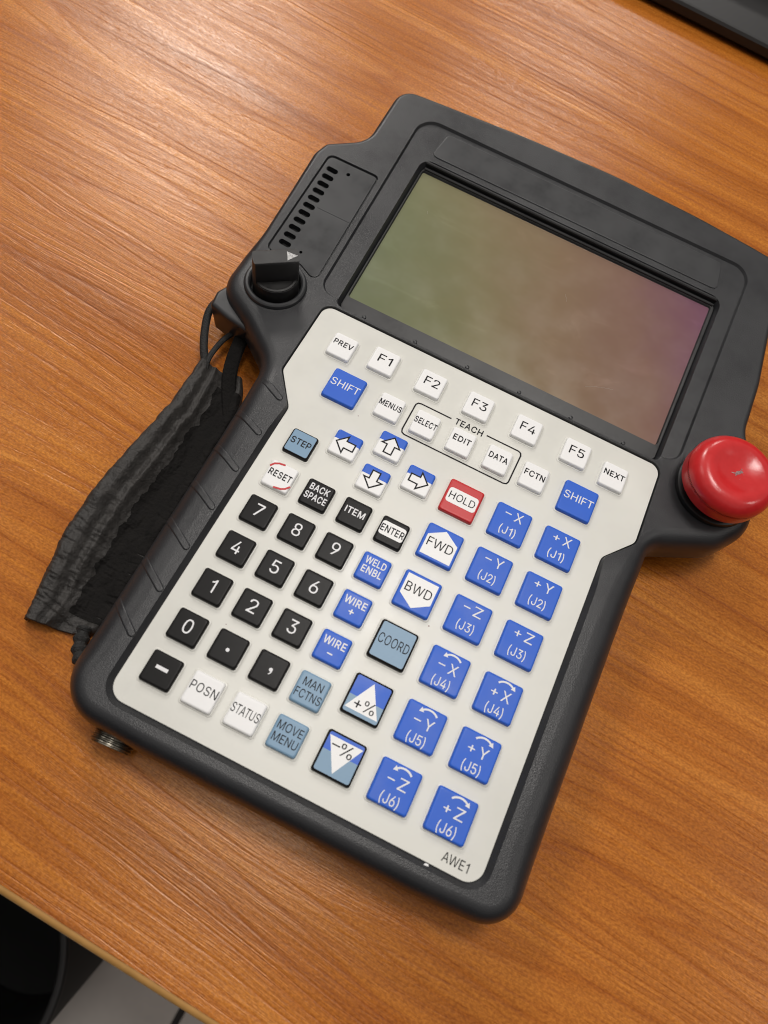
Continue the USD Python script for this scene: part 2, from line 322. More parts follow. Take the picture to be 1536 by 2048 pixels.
# ------------------------------------------------------------------ teach pendant: housing
tp = thing('robot_teach_pendant', label='dark grey handheld controller with ivory keypad, unlit screen and red stop button', category='controller')
OUT = fillet([(-30.0, -113.6, 21), (5, -115.0, 120), (115, -114.6, 120), (150.6, -112.6, 15), (152.0, 0, 200), (153.0, 50.5, 9), (181.0, 64.5, 21), (191.8, 78.0, 20), (191.6, 106.0, 20),
              (175.5, 121.0, 16), (174.4, 150, 60), (169.8, 185, 60), (169.5, 220.8, 15), (147, 223.4, 80), (117, 226.0, 300), (68, 227.6, 300), (19, 225.6, 300), (-31, 221.6, 80), (-49.5, 219.8, 14),
              (-49.8, 180.5, 13), (-66.5, 168.5, 5), (-69.0, 160.5, 8), (-68.2, 133, 100), (-67.8, 108, 60), (-70.2, 92, 30), (-70.8, 73.0, 16), (-52.0, 61.6, 20), (-33.6, 47.0, 16), (-32.6, 11, 100)], 14)
R0 = ring(OUT, 0.9); N0 = normals2(R0)
def rim(P):
    x, y = P[:, 0], P[:, 1]
    w = np.where(y < -100, 6.6, np.where(y < 36, 12.0, np.where(y < 98, 7.5, 3.2)))
    h = np.where(y < -100, 10.0, np.where(y < 36, 11.5, np.where(y < 98, 9.0, 5.0)))
    k = np.exp(-0.5 * (np.arange(-30, 31) / 10.0) ** 2); k /= k.sum()
    sm = lambda q: np.convolve(np.r_[q[-30:], q, q[:30]], k, 'valid')
    return sm(w), sm(h)
W0, H0 = rim(R0)
RIM = 0.6                                          # top of the rim above the key plane
PW = 2.15
def drop(t): return 1 - (1 - (1 - t) ** PW) ** (1 / PW)     # 0 at t = 1 (inner end), 1 at the outline
rings = [z3(R0 - N0 * 1.6, -18.5), z3(R0 - N0 * 0.4, -18.0), z3(R0, -17.0), z3(R0, RIM - H0)]
for t in (0.02, 0.06, 0.13, 0.22, 0.33, 0.46, 0.6, 0.75, 0.88, 1.0):
    rings.append(z3(R0 - N0 * (W0 * t)[:, None], RIM - H0 * drop(t)))
# two lower rings were given plainly; all share the outline's count
housing = man(loft(rings))
KP = fillet([(-13.0, -103.4, 6.5), (133.3, -103.4, 6.5), (133.6, 33.3, 5), (144.9, 46.8, 5), (144.6, 87.2, 5), (-23.6, 87.0, 5), (-23.8, 46.4, 4), (-12.6, 31.0, 4)], 8)
PZ = -1.1
housing -= pocket(KP.buffer(0.12), PZ - 0.5, RIM, lambda R: 2.1 - 1.5 * np.clip((R[:, 1] - 18) / 16, 0, 1))
TRAY = fillet([(-29.6, 93.0, 6), (150.2, 93.0, 6), (150.2, 207.4, 9), (-30.6, 207.4, 9)], 8)
housing -= pocket(TRAY, -0.5, RIM, 0.9)
INNER = fillet([(-18.8, 91.0, 2), (141.4, 91.0, 2), (141.4, 184.0, 4), (-18.8, 184.0, 4)], 6)
housing -= pocket(INNER, -4.4, -0.5, 1.6)
SP = fillet([(-61.6, 99.0, 3), (-60.9, 162.4, 3), (-34.4, 162.6, 2), (-33.6, 95.0, 3), (-44, 100.0, 6), (-52, 101.5, 6)], 6)
housing -= pocket(SP, -0.5, RIM, 0.5)
housing -= pocket(SP.buffer(-2.5), -9.0, RIM, 0.1)
KX, KY = -48.4, 84.6
housing -= m3.Manifold.cylinder(12, 11.6, 11.6, 72).translate((KX, KY, -6))
housing -= m3.Manifold.cylinder(0.9, 11.5, 12.6, 72).translate((KX, KY, RIM - 0.6))
TX, TY = 169.5, 88.2
ring_k = lathe([(11.55, 0.1), (14.4, 0.1), (14.0, 1.1), (13.4, 1.5), (12.5, 1.55), (11.9, 1.2), (11.55, 0.5)], KX, KY)
hm = tm(housing)
hm = trimesh.Trimesh(*trimesh.remesh.subdivide_to_size(hm.vertices, hm.faces, 12.0, max_iter=12), process=False)
HOUSING = part(tp, 'housing', warped(hm), HOUSE, smooth=28)
part(HOUSING, 'knob_collar', ring_k, HOUSE_S)
# the raised plate above the display and the flat strips beside it
part(HOUSING, 'upper_plate', warped(trimesh.Trimesh(*trimesh.remesh.subdivide_to_size(*(lambda m: (m.vertices, m.faces))(slab(fillet([(-17.5, 189.0, 2), (138.5, 189.0, 2), (136.0, 205.0, 2), (-15.6, 205.0, 2)], 5), -0.8, -0.1, 0.25, 2.0)), 20.0), process=False)), HOUSE_S)
# lower half of the case
BK = fillet([(-26.5, -110.5, 18), (147, -110.5, 14), (149.5, 30, 60), (161, 118, 30), (164, 214, 14), (60, 219, 200), (-45, 214, 14), (-46, 118, 30), (-28.5, 30, 60)], 10)
R1 = ring(BK, 2.0); N1 = normals2(R1)
rb = [z3(R1 - N1 * 8.0, -30.9), z3(R1 - N1 * 3.6, -30.4), z3(R1 - N1 * 1.2, -28.0), z3(R1 - N1 * 0.3, -24.0), z3(R1, -18.3)]
part(tp, 'back_case', loft(rb), HOUSE_S, smooth=40)
# grip ribs on the left handle
def grip_z(p):
    d = OUT.exterior.distance(Point(*p)) * (1 if OUT.contains(Point(*p)) else 0)
    return RIM - 11.5 * drop(min(max(d / 12.0, 0.0), 1.0))
for o, i in [((-30.9, 38.4), (-16.6, 31.8)), ((-30.9, 19.4), (-16.0, 12.8)), ((-30.9, 1.0), (-15.9, -6.2)), ((-30.2, -17.6), (-15.6, -25.2)), ((-30.0, -35.8), (-15.6, -44.2)), ((-29.4, -54.3), (-15.4, -63.0)), ((-29.0, -72.5), (-15.2, -82.0))]:
    o, i = np.array(o), np.array(i); d = i - o; Ln = np.linalg.norm(d); d /= Ln; q = np.array([-d[1], d[0]])
    off = np.array([-1.9, -1.55, -1.25, -0.8, 0.0, 0.8, 1.25, 1.55, 1.9]); hh = np.array([-0.4, -0.05, 0.42, 0.5, 0.42, 0.5, 0.42, -0.05, -0.4])
    V = []
    S = np.r_[np.linspace(0, Ln - 1.8, 22), Ln - 1.8 + 1.8 * np.sin(np.linspace(0, np.pi / 2, 8))[1:]]
    for s in S:
        e = max(0.0, (s - (Ln - 1.8)) / 1.8); sc = math.sqrt(max(1 - e * e, 0.0)) * 0.98 + 0.02
        for a_, b_ in zip(off, hh):
            p = o + d * s + q * a_ * sc
            V.append([*p, grip_z(p) + b_ * (1 if e < 0.75 else (1 - (e - 0.75) * 2.6))])
    nS, m_ = len(S), len(off)
    F = [t for a_ in range(nS - 1) for b_ in range(m_ - 1) for t in ((a_ * m_ + b_, (a_ + 1) * m_ + b_, (a_ + 1) * m_ + b_ + 1), (a_ * m_ + b_, (a_ + 1) * m_ + b_ + 1, a_ * m_ + b_ + 1))]
    t = trimesh.Trimesh(np.array(V), F, process=False)
    if t.face_normals[:, 2].mean() < 0: t.invert()
    part(HOUSING, 'grip_rib', t, HOUSE, smooth=35)
# snap bumps in the seam above the keypad
for x in (-5.5, 20.6, 47.0, 73.2, 99.0, 125.0):
    b = lathe([(0, 0.05), (0.5, 0.0), (0.9, -0.2), (1.0, -0.9), (0, -0.9)], x, 89.8, 16); part(HOUSING, 'snap_bump', b, HOUSE_S)

# speaker cover with slots
cov = man(slab(SP.buffer(-0.35), -2.6, 0.15, 0.25, 0.8))
st = LineString([(-1.65, 0), (1.65, 0)]).buffer(1.42)
for k in range(11):
    P = affinity.translate(affinity.rotate(st, -4), -55.85 + 0.02 * k, 154.9 - 4.81 * k)
    cov -= man(trimesh.creation.extrude_polygon(P, 6).apply_translation([0, 0, -4]))
cov -= m3.Manifold.cylinder(6, 0.95, 0.95, 20).translate((-47.9, 156.6, -4))
cov -= m3.Manifold.cylinder(6, 0.75, 0.75, 20).translate((-46.9, 106.1, -4))
cov -= man(trimesh.creation.box([17.5, 0.22, 0.3]).apply_translation([-43.2, 132.0, 0.15]))
cm = tm(cov)
SPK = part(tp, 'speaker_cover', warped(cm), HOUSE_S, smooth=28)
part(SPK, 'speaker_baffle', warped(trimesh.creation.box([12, 62, 0.4]).apply_translation([-54.5, 131, -6.0])), DARK)

# display
fr = slab(INNER.buffer(-0.05), -4.4, -3.0, 0.2, 2.0)
GLASSP = fillet([(-17.3, 99.0, 0.6), (139.6, 99.3, 0.6), (139.2, 180.6, 0.6), (-17.5, 180.6, 0.6)], 3)
frm = man(fr) - pocket(GLASSP, -4.2, -3.0, 0.7, 0.4)
fm = tm(frm); fm = trimesh.Trimesh(*trimesh.remesh.subdivide_to_size(fm.vertices, fm.faces, 20.0), process=False)
DSP = part(tp, 'display_frame', warped(fm), FRAME, smooth=28)
gl = slab(GLASSP.buffer(0.3), -4.3, -3.9, 0.05, 1.0)
GLS = part(tp, 'display', warped(gl), LCD, smooth=False)
# black glossy beads along the top of the display opening
part(DSP, 'seal_bead', warped(tube(np.array([[x, 182.2, -2.8] for x in np.linspace(-17.6, 140.2, 30)]), 0.75, 10)), BLACK)
part(DSP, 'seal_bead', warped(tube(np.array([[x, 184.5, -1.3] for x in np.linspace(-18.0, 140.6, 30)]), 0.95, 10)), BLACK)
# scratches on the glass
for P in ([(99.8, 110.7), (105, 113.4), (112.2, 115.7)], [(73, 152), (75, 148.5)], [(-6, 161), (-5, 159.5)]):
    part(GLS, 'scratch', warped(tube(spline([(x, y, -3.9) for x, y in P], 10), 0.045, 5)), plain('scratch_%d' % len(used), (0.42, 0.38, 0.33), 0.6))

# ------------------------------------------------------------------ keypad
def rrect(w, h, r, n=5):
    return fillet([(-w / 2, -h / 2, r), (w / 2, -h / 2, r), (w / 2, h / 2, r), (-w / 2, h / 2, r)], n)
def rr_ring(w, h, r, n=5):
    R = np.array(rrect(w, h, r, n).exterior.coords)[:-1]
    return R
KEYTOP = 0.95
def keymesh(w, h, top=KEYTOP):
    zs = [(0.0, PZ - 0.3, 1.1), (0.0, PZ + 0.55, 1.1), (0.07, top - 0.8, 1.1), (0.16, top - 0.45, 1.15), (0.36, top - 0.19, 1.2), (0.62, top - 0.05, 1.2), (1.0, top, 1.2)]
    return loft([z3(rr_ring(w - 2 * i, h - 2 * i, max(r - i * 0.3, 0.4)), z) for i, z, r in zs])
def collar(w, h):
    zs = [(-0.75, PZ - 0.02), (-0.6, PZ + 0.16), (-0.25, PZ + 0.24), (0.4, PZ + 0.26)]
    return loft([z3(rr_ring(w - 2 * i, h - 2 * i, 1.2 - i * 0.3), z) for i, z in zs])
GL = {}
SB = {'A': 0.02, 'V': 0.02, 'W': 0.03, 'Y': 0.02, 'T': 0.04, 'F': 0.08, 'L': 0.07, 'P': 0.07, '(': 0.06, ')': 0.06, 'X': 0.05, '1': 0.12, 'I': 0.12}
def glyph(ch, bold):
    """one character, capital height 1, left edge at 0"""
    if (ch, bold) not in GL:
        w = 0.135 + (0.05 if bold else 0)
        if ch == 'I': m = trimesh.creation.extrude_polygon(sbox(0, 0, w, 1), 0.01)
        elif ch == '1': m = trimesh.creation.extrude_polygon(unary_union([sbox(0.27, 0, 0.27 + w, 1), Polygon([(0.0, 0.70), (0.02, 0.70 + w * 0.75), (0.16, 0.80 + w * 0.4), (0.30, 1.0), (0.27 + w, 1.0), (0.30, 0.83), (0.17, 0.72)])]), 0.01, engine='earcut')
        else: m = meshkit.text_mesh(ch, 1.0, 0.01, bold=bold)
        m = m.copy(); m.apply_translation([-m.bounds[0, 0], 0, 0]); GL[(ch, bold)] = m
    return GL[(ch, bold)]
def letters(text, hgt, width=None, bold=None, depth=0.05):
    if bold is None: bold = hgt < 3.05
    ms, x = [], 0.0
    for k, ch in enumerate(text):
        g_ = glyph(ch, bold); b_ = SB.get(ch, 0.105)
        x += b_ if k else 0
        ms.append(g_.copy().apply_translation([x, 0, 0])); x += g_.bounds[1, 0] + b_
    m = cat(*ms)
    b = m.bounds; m.apply_translation([-(b[0, 0] + b[1, 0]) / 2, -0.5, 0])
    sx = hgt if width is None else width / (b[1, 0] - b[0, 0])
    m.apply_scale([sx, hgt, depth / 0.01]); return m
def flat(poly, depth=0.05):
    gs = getattr(poly, 'geoms', [poly])
    return cat(*[trimesh.creation.extrude_polygon(g, depth, engine='earcut') for g in gs])
def at(m, x, y, z=0):
    m = m.copy(); m.apply_translation([x, y, z]); return m
PX, PY = 17.0, 17.57
J0, J1, JY0, JP = 93.0, 115.25, 27.3, 22.7
pad = slab(KP, PZ - 0.7, PZ, 0.2, 1.0)
KEYPAD = None
keylist = []
def key(x, y, w, h, col, name_label, legends=(), inkm=INK, patches=(), split=None):
    keylist.append((x, y, w, h, col, name_label, legends, inkm, patches, split))
# rows and columns, from the photograph
wb = 'white key printed '
key(-6.5, 69.4, 11.4, 12.2, K_WHITE, wb + 'PREV', [('PREV', 2.6, 9.2, 0, 1.2)])
for n, (x, y) in enumerate([(13.0, 72.1), (36.2, 72.3), (59.6, 72.7), (83.2, 73.0), (107.0, 73.1)]):
    key(x, y, 12.2, 12.4, K_WHITE, wb + f'F{n+1}', [(f'F{n+1}', 4.3, 7.0 if n else 6.4, 0.2, 0.8)])
key(126.0, 70.6, 11.6, 12.2, K_WHITE, wb + 'NEXT', [('NEXT', 2.7, 9.6, 0, 1.0)])
key(3.9, 50.9, 15.6, 15.6, K_BLUE, 'left blue key printed SHIFT', [('SHIFT', 3.6, 13.4, 0, 0.8)], INKW)
key(115.5, 51.7, 15.6, 15.6, K_BLUE, 'right blue key printed SHIFT', [('SHIFT', 3.6, 13.4, 0, 0.8)], INKW)
key(25.3, 52.1, 11.4, 12.2, K_WHITE, wb + 'MENUS', [('MENUS', 2.8, 10.4, 0, 0.9)])
key(42.4, 52.2, 11.2, 12.2, K_WHITE, wb + 'SELECT', [('SELECT', 2.9, 10.4, 0, 0.6)])
key(59.6, 52.3, 11.2, 12.2, K_WHITE, wb + 'EDIT', [('EDIT', 2.8, 8.2, 0, 1.1)])
key(77.1, 52.5, 11.2, 12.2, K_WHITE, wb + 'DATA', [('DATA', 2.8, 8.8, 0, 0.9)])
key(94.3, 52.7, 11.4, 12.2, K_WHITE, wb + 'FCTN', [('FCTN', 2.8, 9.4, 0, 0.9)])
key(0.3, 17.3, 11.8, 11.8, K_BLACK, 'grey blue key with black border printed STEP', [('STEP', 2.9, 9.0, 0, 0.4)], INK, [('pg', K_GREY, rrect(10.3, 10.3, 0.8))])
ARW = Polygon([(-0.9, -4.6), (-0.9 + 1.0, -4.6), (0.1, -4.6)])
def arrow(deg):
    A = Polygon([(0, 4.3), (-4.1, 0.2), (-1.75, 0.2), (-1.75, -3.9), (1.75, -3.9), (1.75, 0.2), (4.1, 0.2)])
    return affinity.rotate(A, deg, origin=(0, 0))
for nm, x, y, deg, wd in (('left', 16.9, 26.1, 90, 'pointing left'), ('up', 33.8, 35.1, 0, 'pointing up'), ('down', 34.0, 17.4, 180, 'pointing down'), ('right', 50.9, 26.3, -90, 'pointing right')):
    A = arrow(deg)
    key(x, y, 12.0, 12.0, K_WHITE, 'blue and white key with an arrow ' + wd, [], INK, [('arrow_fill', K_WHITE, A.buffer(0.0)), ('arrow_outline', INK, A.buffer(0.32, join_style=2).difference(A.buffer(-0.32, join_style=2)))], 1.2)
RC = unary_union([LineString([(-5.6, 2.6), (-4.6, 4.0), (-3.0, 4.9), (-0.6, 5.3)]).buffer(0.42), LineString([(5.7, -2.5), (4.6, -4.0), (3.0, -4.9), (0.2, -5.4)]).buffer(0.42)])
key(0, 0, 12.0, 12.0, K_WHITE, 'white key with two red strokes printed RESET', [('RESET', 2.9, 10.0, 0, 0.4)], INK, [('red_stroke', K_RED, RC)])
key(PX, 0, 12.0, 12.0, K_BLACK, 'black key printed BACK SPACE', [('BACK', 2.9, 8.4, 0, 2.6), ('SPACE', 2.9, 9.6, 0, -1.6)], INKW)
key(2 * PX, 0, 12.0, 12.0, K_BLACK, 'black key printed ITEM', [('ITEM', 2.9, 8.6, 0, 0.6)], INKW)
key(3 * PX, 0, 12.0, 12.0, K_BLACK, 'black key with white field printed ENTER', [('ENTER', 3.0, 10.2, 0, 0.5)], INK, [('white_field', K_WHITE, affinity.translate(rrect(10.6, 6.2, 1.2), 0, 0.5))])
for r, row in enumerate((('7', '8', '9'), ('4', '5', '6'), ('1', '2', '3'), ('0', '.', ','))):
    for c, ch in enumerate(row):
        nm = {'.': 'a dot', ',': 'a comma'}.get(ch, ch)
        lg = [(ch, 5.4, 3.5 if ch != '1' else 2.0, 0.1, 0.4)] if ch.isdigit() else []
        pt = []
        if ch == '.': pt = [('dot_mark', INKW, Point(0.1, -0.6).buffer(0.72))]
        if ch == ',': pt = [('comma_mark', INKW, unary_union([Point(0.6, 0.2).buffer(0.72), Polygon([(1.3, 0.3), (1.28, -0.6), (0.95, -1.3), (0.3, -1.8), (0.25, -1.55), (0.75, -0.9), (0.7, -0.2)])]))]
        key(c * PX, -(r + 1) * PY, 12.1, 12.1, K_BLACK, 'black key printed ' + nm, lg, INKW, pt)
key(0, -5 * PY, 12.1, 12.1, K_BLACK, 'black key printed with a minus sign', [], INKW, [('minus_mark', INKW, sbox(-2.4, -0.1, 2.4, 1.2))])
key(PX, -5 * PY, 12.1, 12.4, K_WHITE, wb + 'POSN', [('POSN', 3.3, 10.6, 0, 0.9)])
key(2 * PX, -5 * PY, 12.1, 12.4, K_WHITE, wb + 'STATUS', [('STATUS', 3.4, 11.0, 0, 0.5)])
key(3 * PX, -5 * PY, 12.1, 12.2, K_GREY, 'grey blue key printed MOVE MENU', [('MOVE', 3.1, 9.8, 0, 2.5), ('MENU', 3.1, 9.8, 0, -1.9)])
key(3 * PX, -4 * PY, 12.1, 12.2, K_GREY, 'grey blue key printed MAN FCTNS', [('MAN', 3.1, 7.8, 0, 2.4), ('FCTNS', 3.2, 10.4, 0, -2.1)])
key(3 * PX, -PY, 12.0, 12.0, K_BLUE, 'blue key printed WELD ENBL', [('WELD', 2.9, 8.8, 0, 2.7), ('ENBL', 2.9, 8.8, 0, -1.3)], INKW)
key(3 * PX, -2 * PY, 12.0, 12.0, K_BLUE, 'blue key printed WIRE and a plus', [('WIRE', 3.0, 9.2, 0, 2.2), ('+', 2.9, 2.2, 0, -1.6)], INKW)
key(3 * PX, -3 * PY, 12.0, 12.0, K_BLUE, 'blue key printed WIRE and a minus', [('WIRE', 3.0, 9.2, 0, 2.2)], INKW, [('minus_mark', INKW, sbox(-1.1, -2.6, 1.1, -2.1))])
key(70.8, 27.1, 15.6, 15.8, K_RED, 'red key with white field printed HOLD', [('HOLD', 3.4, 11.6, 0, 0.3)], INK, [('white_field', K_WHITE, affinity.translate(rrect(13.4, 7.0, 1.4), 0, 0.2))])
PF = Polygon([(-6.6, -6.4), (6.6, -6.4), (6.6, 2.4), (0, 6.6), (-6.6, 2.4)])
key(70.8, 4.4, 15.8, 15.8, K_BLUE, 'blue key with white upward field printed FWD', [('FWD', 4.0, 11.2, 0, -0.2)], INK, [('white_field', K_WHITE, PF)])
key(70.8, -18.3, 15.8, 15.8, K_BLUE, 'blue key with white downward field printed BWD', [('BWD', 4.0, 11.2, 0, 1.2)], INK, [('white_field', K_WHITE, affinity.scale(PF, 1, -1, origin=(0, 0)))])
key(70.9, -41.0, 15.6, 15.9, K_BLACK, 'grey blue key with black border printed COORD', [('COORD', 3.9, 12.6, 0, 0.6)], INK, [('grey_field', K_GREY, rrect(13.9, 14.1, 0.8))])
TR = Polygon([(0, 6.2), (-6.6, -5.6), (6.6, -5.6)])
for (y, sgn, s) in ((-63.7, '+', 1), (-86.3, '-', -1)):
    B_ = rrect(13.8, 14.0, 0.8)
    T_ = TR if s > 0 else affinity.translate(affinity.scale(TR, 1, -1, origin=(0, 0)), 0, 0.2)
    up_, lo_ = B_.intersection(sbox(-9, -0.6 * s, 9, 9)), B_.intersection(sbox(-9, -9, 9, -0.6 * s))
    lg = [('+%', 4.2, 8.2, 0.2, -2.6)] if s > 0 else [('%', 4.4, 4.9, 1.4, 2.9)]
    pt = [('blue_field', K_BLUE, up_.difference(T_)), ('grey_field', K_GREY, lo_.difference(T_)), ('white_field', K_WHITE, T_)]
    if s < 0: pt.append(('minus_mark', INK, sbox(-4.6, 3.0, -1.4, 3.5)))
    key(71.0, y, 15.4, 15.7, K_BLACK, 'black bordered key with a triangle and ' + ('plus' if s > 0 else 'minus') + ' percent', lg, INK, pt)
def curve_arrow(s):
    c, r, w = np.array([0.8, 2.3]), 4.45, 0.36
    a = np.linspace(math.radians(128), math.radians(44), 16)
    arc = Polygon([(c[0] + (r + w) * math.cos(t), c[1] + (r + w) * math.sin(t)) for t in a] + [(c[0] + (r - w) * math.cos(t), c[1] + (r - w) * math.sin(t)) for t in a[::-1]])
    q = np.array([math.cos(a[0]), math.sin(a[0])]); p = c + r * q; d = np.array([-q[1], q[0]])
    A = unary_union([arc, Polygon([p + d * 1.5, p + q * 1.05 - d * 0.15, p - q * 1.05 - d * 0.15])])
    return A if s < 0 else affinity.scale(A, -1, 1, origin=(0.9, 0))
for r in range(6):
    ax = 'XYZ'[r % 3]
    for c, (x, sg) in enumerate(((J0, '-'), (J1, '+'))):
        y = JY0 - JP * r
        yy = 3.9 if r < 3 else 1.5
        pt = [('curved_arrow', INKW, curve_arrow(-1 if sg == '-' else 1))] if r >= 3 else []
        lg = [(ax, 4.2, 3.5, 2.5, yy), (f'(J{r+1})', 3.7, 7.2, 0, -3.5 if r < 3 else -4.8)]
        if sg == '+': lg.append(('+', 3.6, 2.8, -2.4, yy + 0.3))
        else: pt = pt + [('minus_mark', INKW, sbox(-3.7, yy - 0.05, -0.9, yy + 0.42))]
        key(x, y, 15.8, 15.8, K_BLUE, f'blue key printed {"minus" if sg == "-" else "plus"} {ax} and (J{r+1})', lg, INKW, pt)

pm = man(pad)
for (x, y, w, h, *_r) in keylist:
    pm += man(at(collar(w, h), x, y))
KEYPAD = part(tp, 'keypad', tm(pm), PANEL, smooth=40)
LZ = KEYTOP + 0.012
cache = {}
for (x, y, w, h, col, lab, legends, inkm, patches, split) in keylist:
    if (w, h) not in cache: cache[(w, h)] = keymesh(w, h)
    km = cache[(w, h)]
    if split is None:
        K = part(tp, 'key', at(km, x, y), col, smooth=50, label=lab)
    else:
        up_, lo_ = man(km).split_by_plane((0, 1, 0), split)
        K = part(tp, 'key', at(tm(lo_), x, y), col, smooth=50, label=lab)
        part(K, 'blue_edge', at(tm(up_), x, y), K_BLUE, smooth=50)
    z = LZ
    for nm, pmat, poly in patches:
        if nm == 'pg': nm = 'grey_field'
        part(K, nm, at(flat(poly, 0.03), x, y, z), pmat, smooth=False); z += 0.012 if nm.endswith('field') else 0.008
    for n_, (txt, hg, wd, lx, ly) in enumerate(legends):
        part(K, 'legend', at(letters(txt, hg, wd), x + lx, y + ly, z + 0.012), inkm, smooth=False)
# printing on the membrane
bxp = [(51.3, 61.9), (36.6, 61.9), (35.2, 61.5), (34.5, 60.4), (34.4, 46.2), (34.9, 44.8), (36.2, 44.2), (83.6, 44.3), (84.9, 44.8), (85.4, 46.0), (85.6, 60.4), (85.1, 61.6), (83.9, 62.1), (68.4, 62.1)]
part(KEYPAD, 'group_outline', at(flat(LineString(bxp).buffer(0.33, cap_style=2), 0.04), 0, 0, PZ + 0.01), INK, smooth=False)
part(KEYPAD, 'lettering', at(letters('TEACH', 3.0, 13.4), 59.9, 61.9, PZ + 0.01), INK, smooth=False, label='black lettering TEACH above the EDIT key')
part(KEYPAD, 'lettering', at(letters('AWE1', 3.3, 10.0), 122.9, -99.0, PZ + 0.01), INK, smooth=False, label='small black lettering AWE1 in the lower right corner')
for x, y, r in ((15.0, 42.4, 0.22), (80.3, -27.4, 0.3), (69, -26, 0.2), (11.5, -62.5, 0.2), (45.6, -52.0, 0.15)):
    part(KEYPAD, 'speck', at(flat(Point(x, y).buffer(r), 0.03), 0, 0, PZ + 0.008), SCUFF, smooth=False)
part(KEYPAD, 'edge_chip', at(slab(Polygon([(0, 0), (1.9, 0.15), (1.6, 0.9), (0.4, 0.8)]), 0, 0.6, 0.1, 0.4), 112.8, -104.6, PZ + 0.05), K_WHITE)

# ------------------------------------------------------------------ selector knob
DEG = 36.6
body = m3.Manifold.cylinder(11.8, 10.4, 10.3, 72).translate((0, 0, -5))
barp = m3.Manifold.cylinder(16.6, 10.4, 10.2, 72).translate((0, 0, 3)) ^ m3.Manifold.hull_points(np.array([(sx * 12, sy * hw, z) for sx in (-1, 1) for sy in (-1, 1) for hw, z in ((4.4, 3.0), (4.0, 17.6), (3.8, 18.1), (3.4, 18.4))]))
dome = man(lathe([(0, 6.0), (10.1, 6.0), (10.15, 6.9), (9.9, 7.25), (9.0, 7.4), (8.5, 7.15), (0, 7.0)], 0, 0))
kn = (body + barp + dome).rotate((0, 0, DEG)).translate((KX, KY, -0.6))
KN = part(tp, 'selector_knob', tm(kn), KNOB, smooth=32)
tri = affinity.translate(affinity.rotate(Polygon([(4.8, -2.6), (5.2, 2.3), (9.6, -0.4)]), DEG, origin=(0, 0)), KX, KY)
part(KN, 'pointer_mark', at(flat(tri, 0.05), 0, 0, 17.82), WORN, smooth=False, label='scuffed white triangle on the knob')

# ------------------------------------------------------------------ emergency stop
ES = part(tp, 'stop_button', lathe([(0, 17.9), (3, 18.0), (6.5, 18.5), (9.2, 19.3), (11.2, 19.9), (12.8, 20.1), (14.6, 19.8), (16.2, 19.0), (17.5, 17.8), (18.5, 16.3), (19.05, 14.8), (19.2, 13.8), (18.85, 13.5), (18.55, 13.1), (18.55, 12.8), (18.95, 12.5), (19.1, 12.1), (19.05, 7.6), (18.7, 7.0), (17.8, 6.8), (0, 6.8)], TX, TY, 96), RED, smooth=40)
nk = trimesh.util.concatenate([trimesh.creation.box([0.6, 0.36, 1.0]).apply_transform(trimesh.transformations.rotation_matrix(t, [0, 0, 1]) @ trimesh.transformations.translation_matrix([18.85, 0, 13.15])) for t in np.linspace(0, 2 * np.pi, 150, endpoint=False)])
part(ES, 'knurl_ring', at(nk, TX, TY), RED, smooth=False, kind='stuff')
part(ES, 'button_neck', lathe([(0, 7.2), (14.8, 7.2), (15.2, 2.6), (16.6, 2.4), (17.6, 1.9), (18.0, 0.9), (18.0, -0.5), (0, -0.5)], TX, TY), BLACK, smooth=35)
sc_ = unary_union([affinity.rotate(affinity.scale(Point(0, 0).buffer(1.0), a_, b_), r_, origin=(0, 0)) if False else affinity.translate(affinity.rotate(affinity.scale(Point(0, 0).buffer(1.0, 4), a_, b_), r_), dx, dy) for a_, b_, r_, dx, dy in ((1.5, 0.8, 40, 0, 0), (0.8, 0.5, -20, 1.2, 1.1), (0.6, 0.3, 60, -0.7, -1.5), (1.0, 0.25, 10, -2.0, -1.1), (0.6, 0.3, 80, 1.0, 2.4), (0.7, 0.2, 30, 1.6, -2.6), (0.4, 0.2, 0, 2.6, 0.2))])
part(ES, 'scuff', at(flat(sc_, 0.04), TX + 0.6, TY + 0.2, 17.98), SCUFF, smooth=False)

# ------------------------------------------------------------------ strap mount, strap, cords
lug = m3.Manifold.batch_hull([m3.Manifold.sphere(2.0, 20).translate(p) for p in ((-70.2, 72, -9.5), (-69.3, 66.0, -9.5), (-60, 63.6, -9.5), (-50, 62, -9.5), (-52, 80, -9.5), (-66, 82, -9.5), (-70.0, 72, -25), (-69.0, 67, -25), (-60, 65, -25), (-50, 66, -25), (-52, 80, -25))])
part(tp, 'strap_mount', tm(lug), HOUSE_S, smooth=40)
from scipy.interpolate import PchipInterpolator as PI_
ty = np.array([44, 36, 24, 10, -4, -18, -32, -48, -66, -80, -92.0])
lx = PI_(-ty, np.array([-66.5, -66.8, -66.4, -67.2, -68.4, -70.0, -71.5, -71.3, -68.8, -66.4, -63.6]))
rx = PI_(-ty, np.array([-45.5, -40.0, -37.0, -36.5, -35.5, -35.0, -34.6, -34.2, -34.0, -34.2, -40.0]))
zu = PI_([0, .05, .13, .22, .34, .40, .47, .60, .75, .86, .93, 1.0], [-28, -22.0, -18.6, -18.8, -22.6, -22.0, -25.2, -28.2, -28.8, -25.5, -25.0, -28.0])
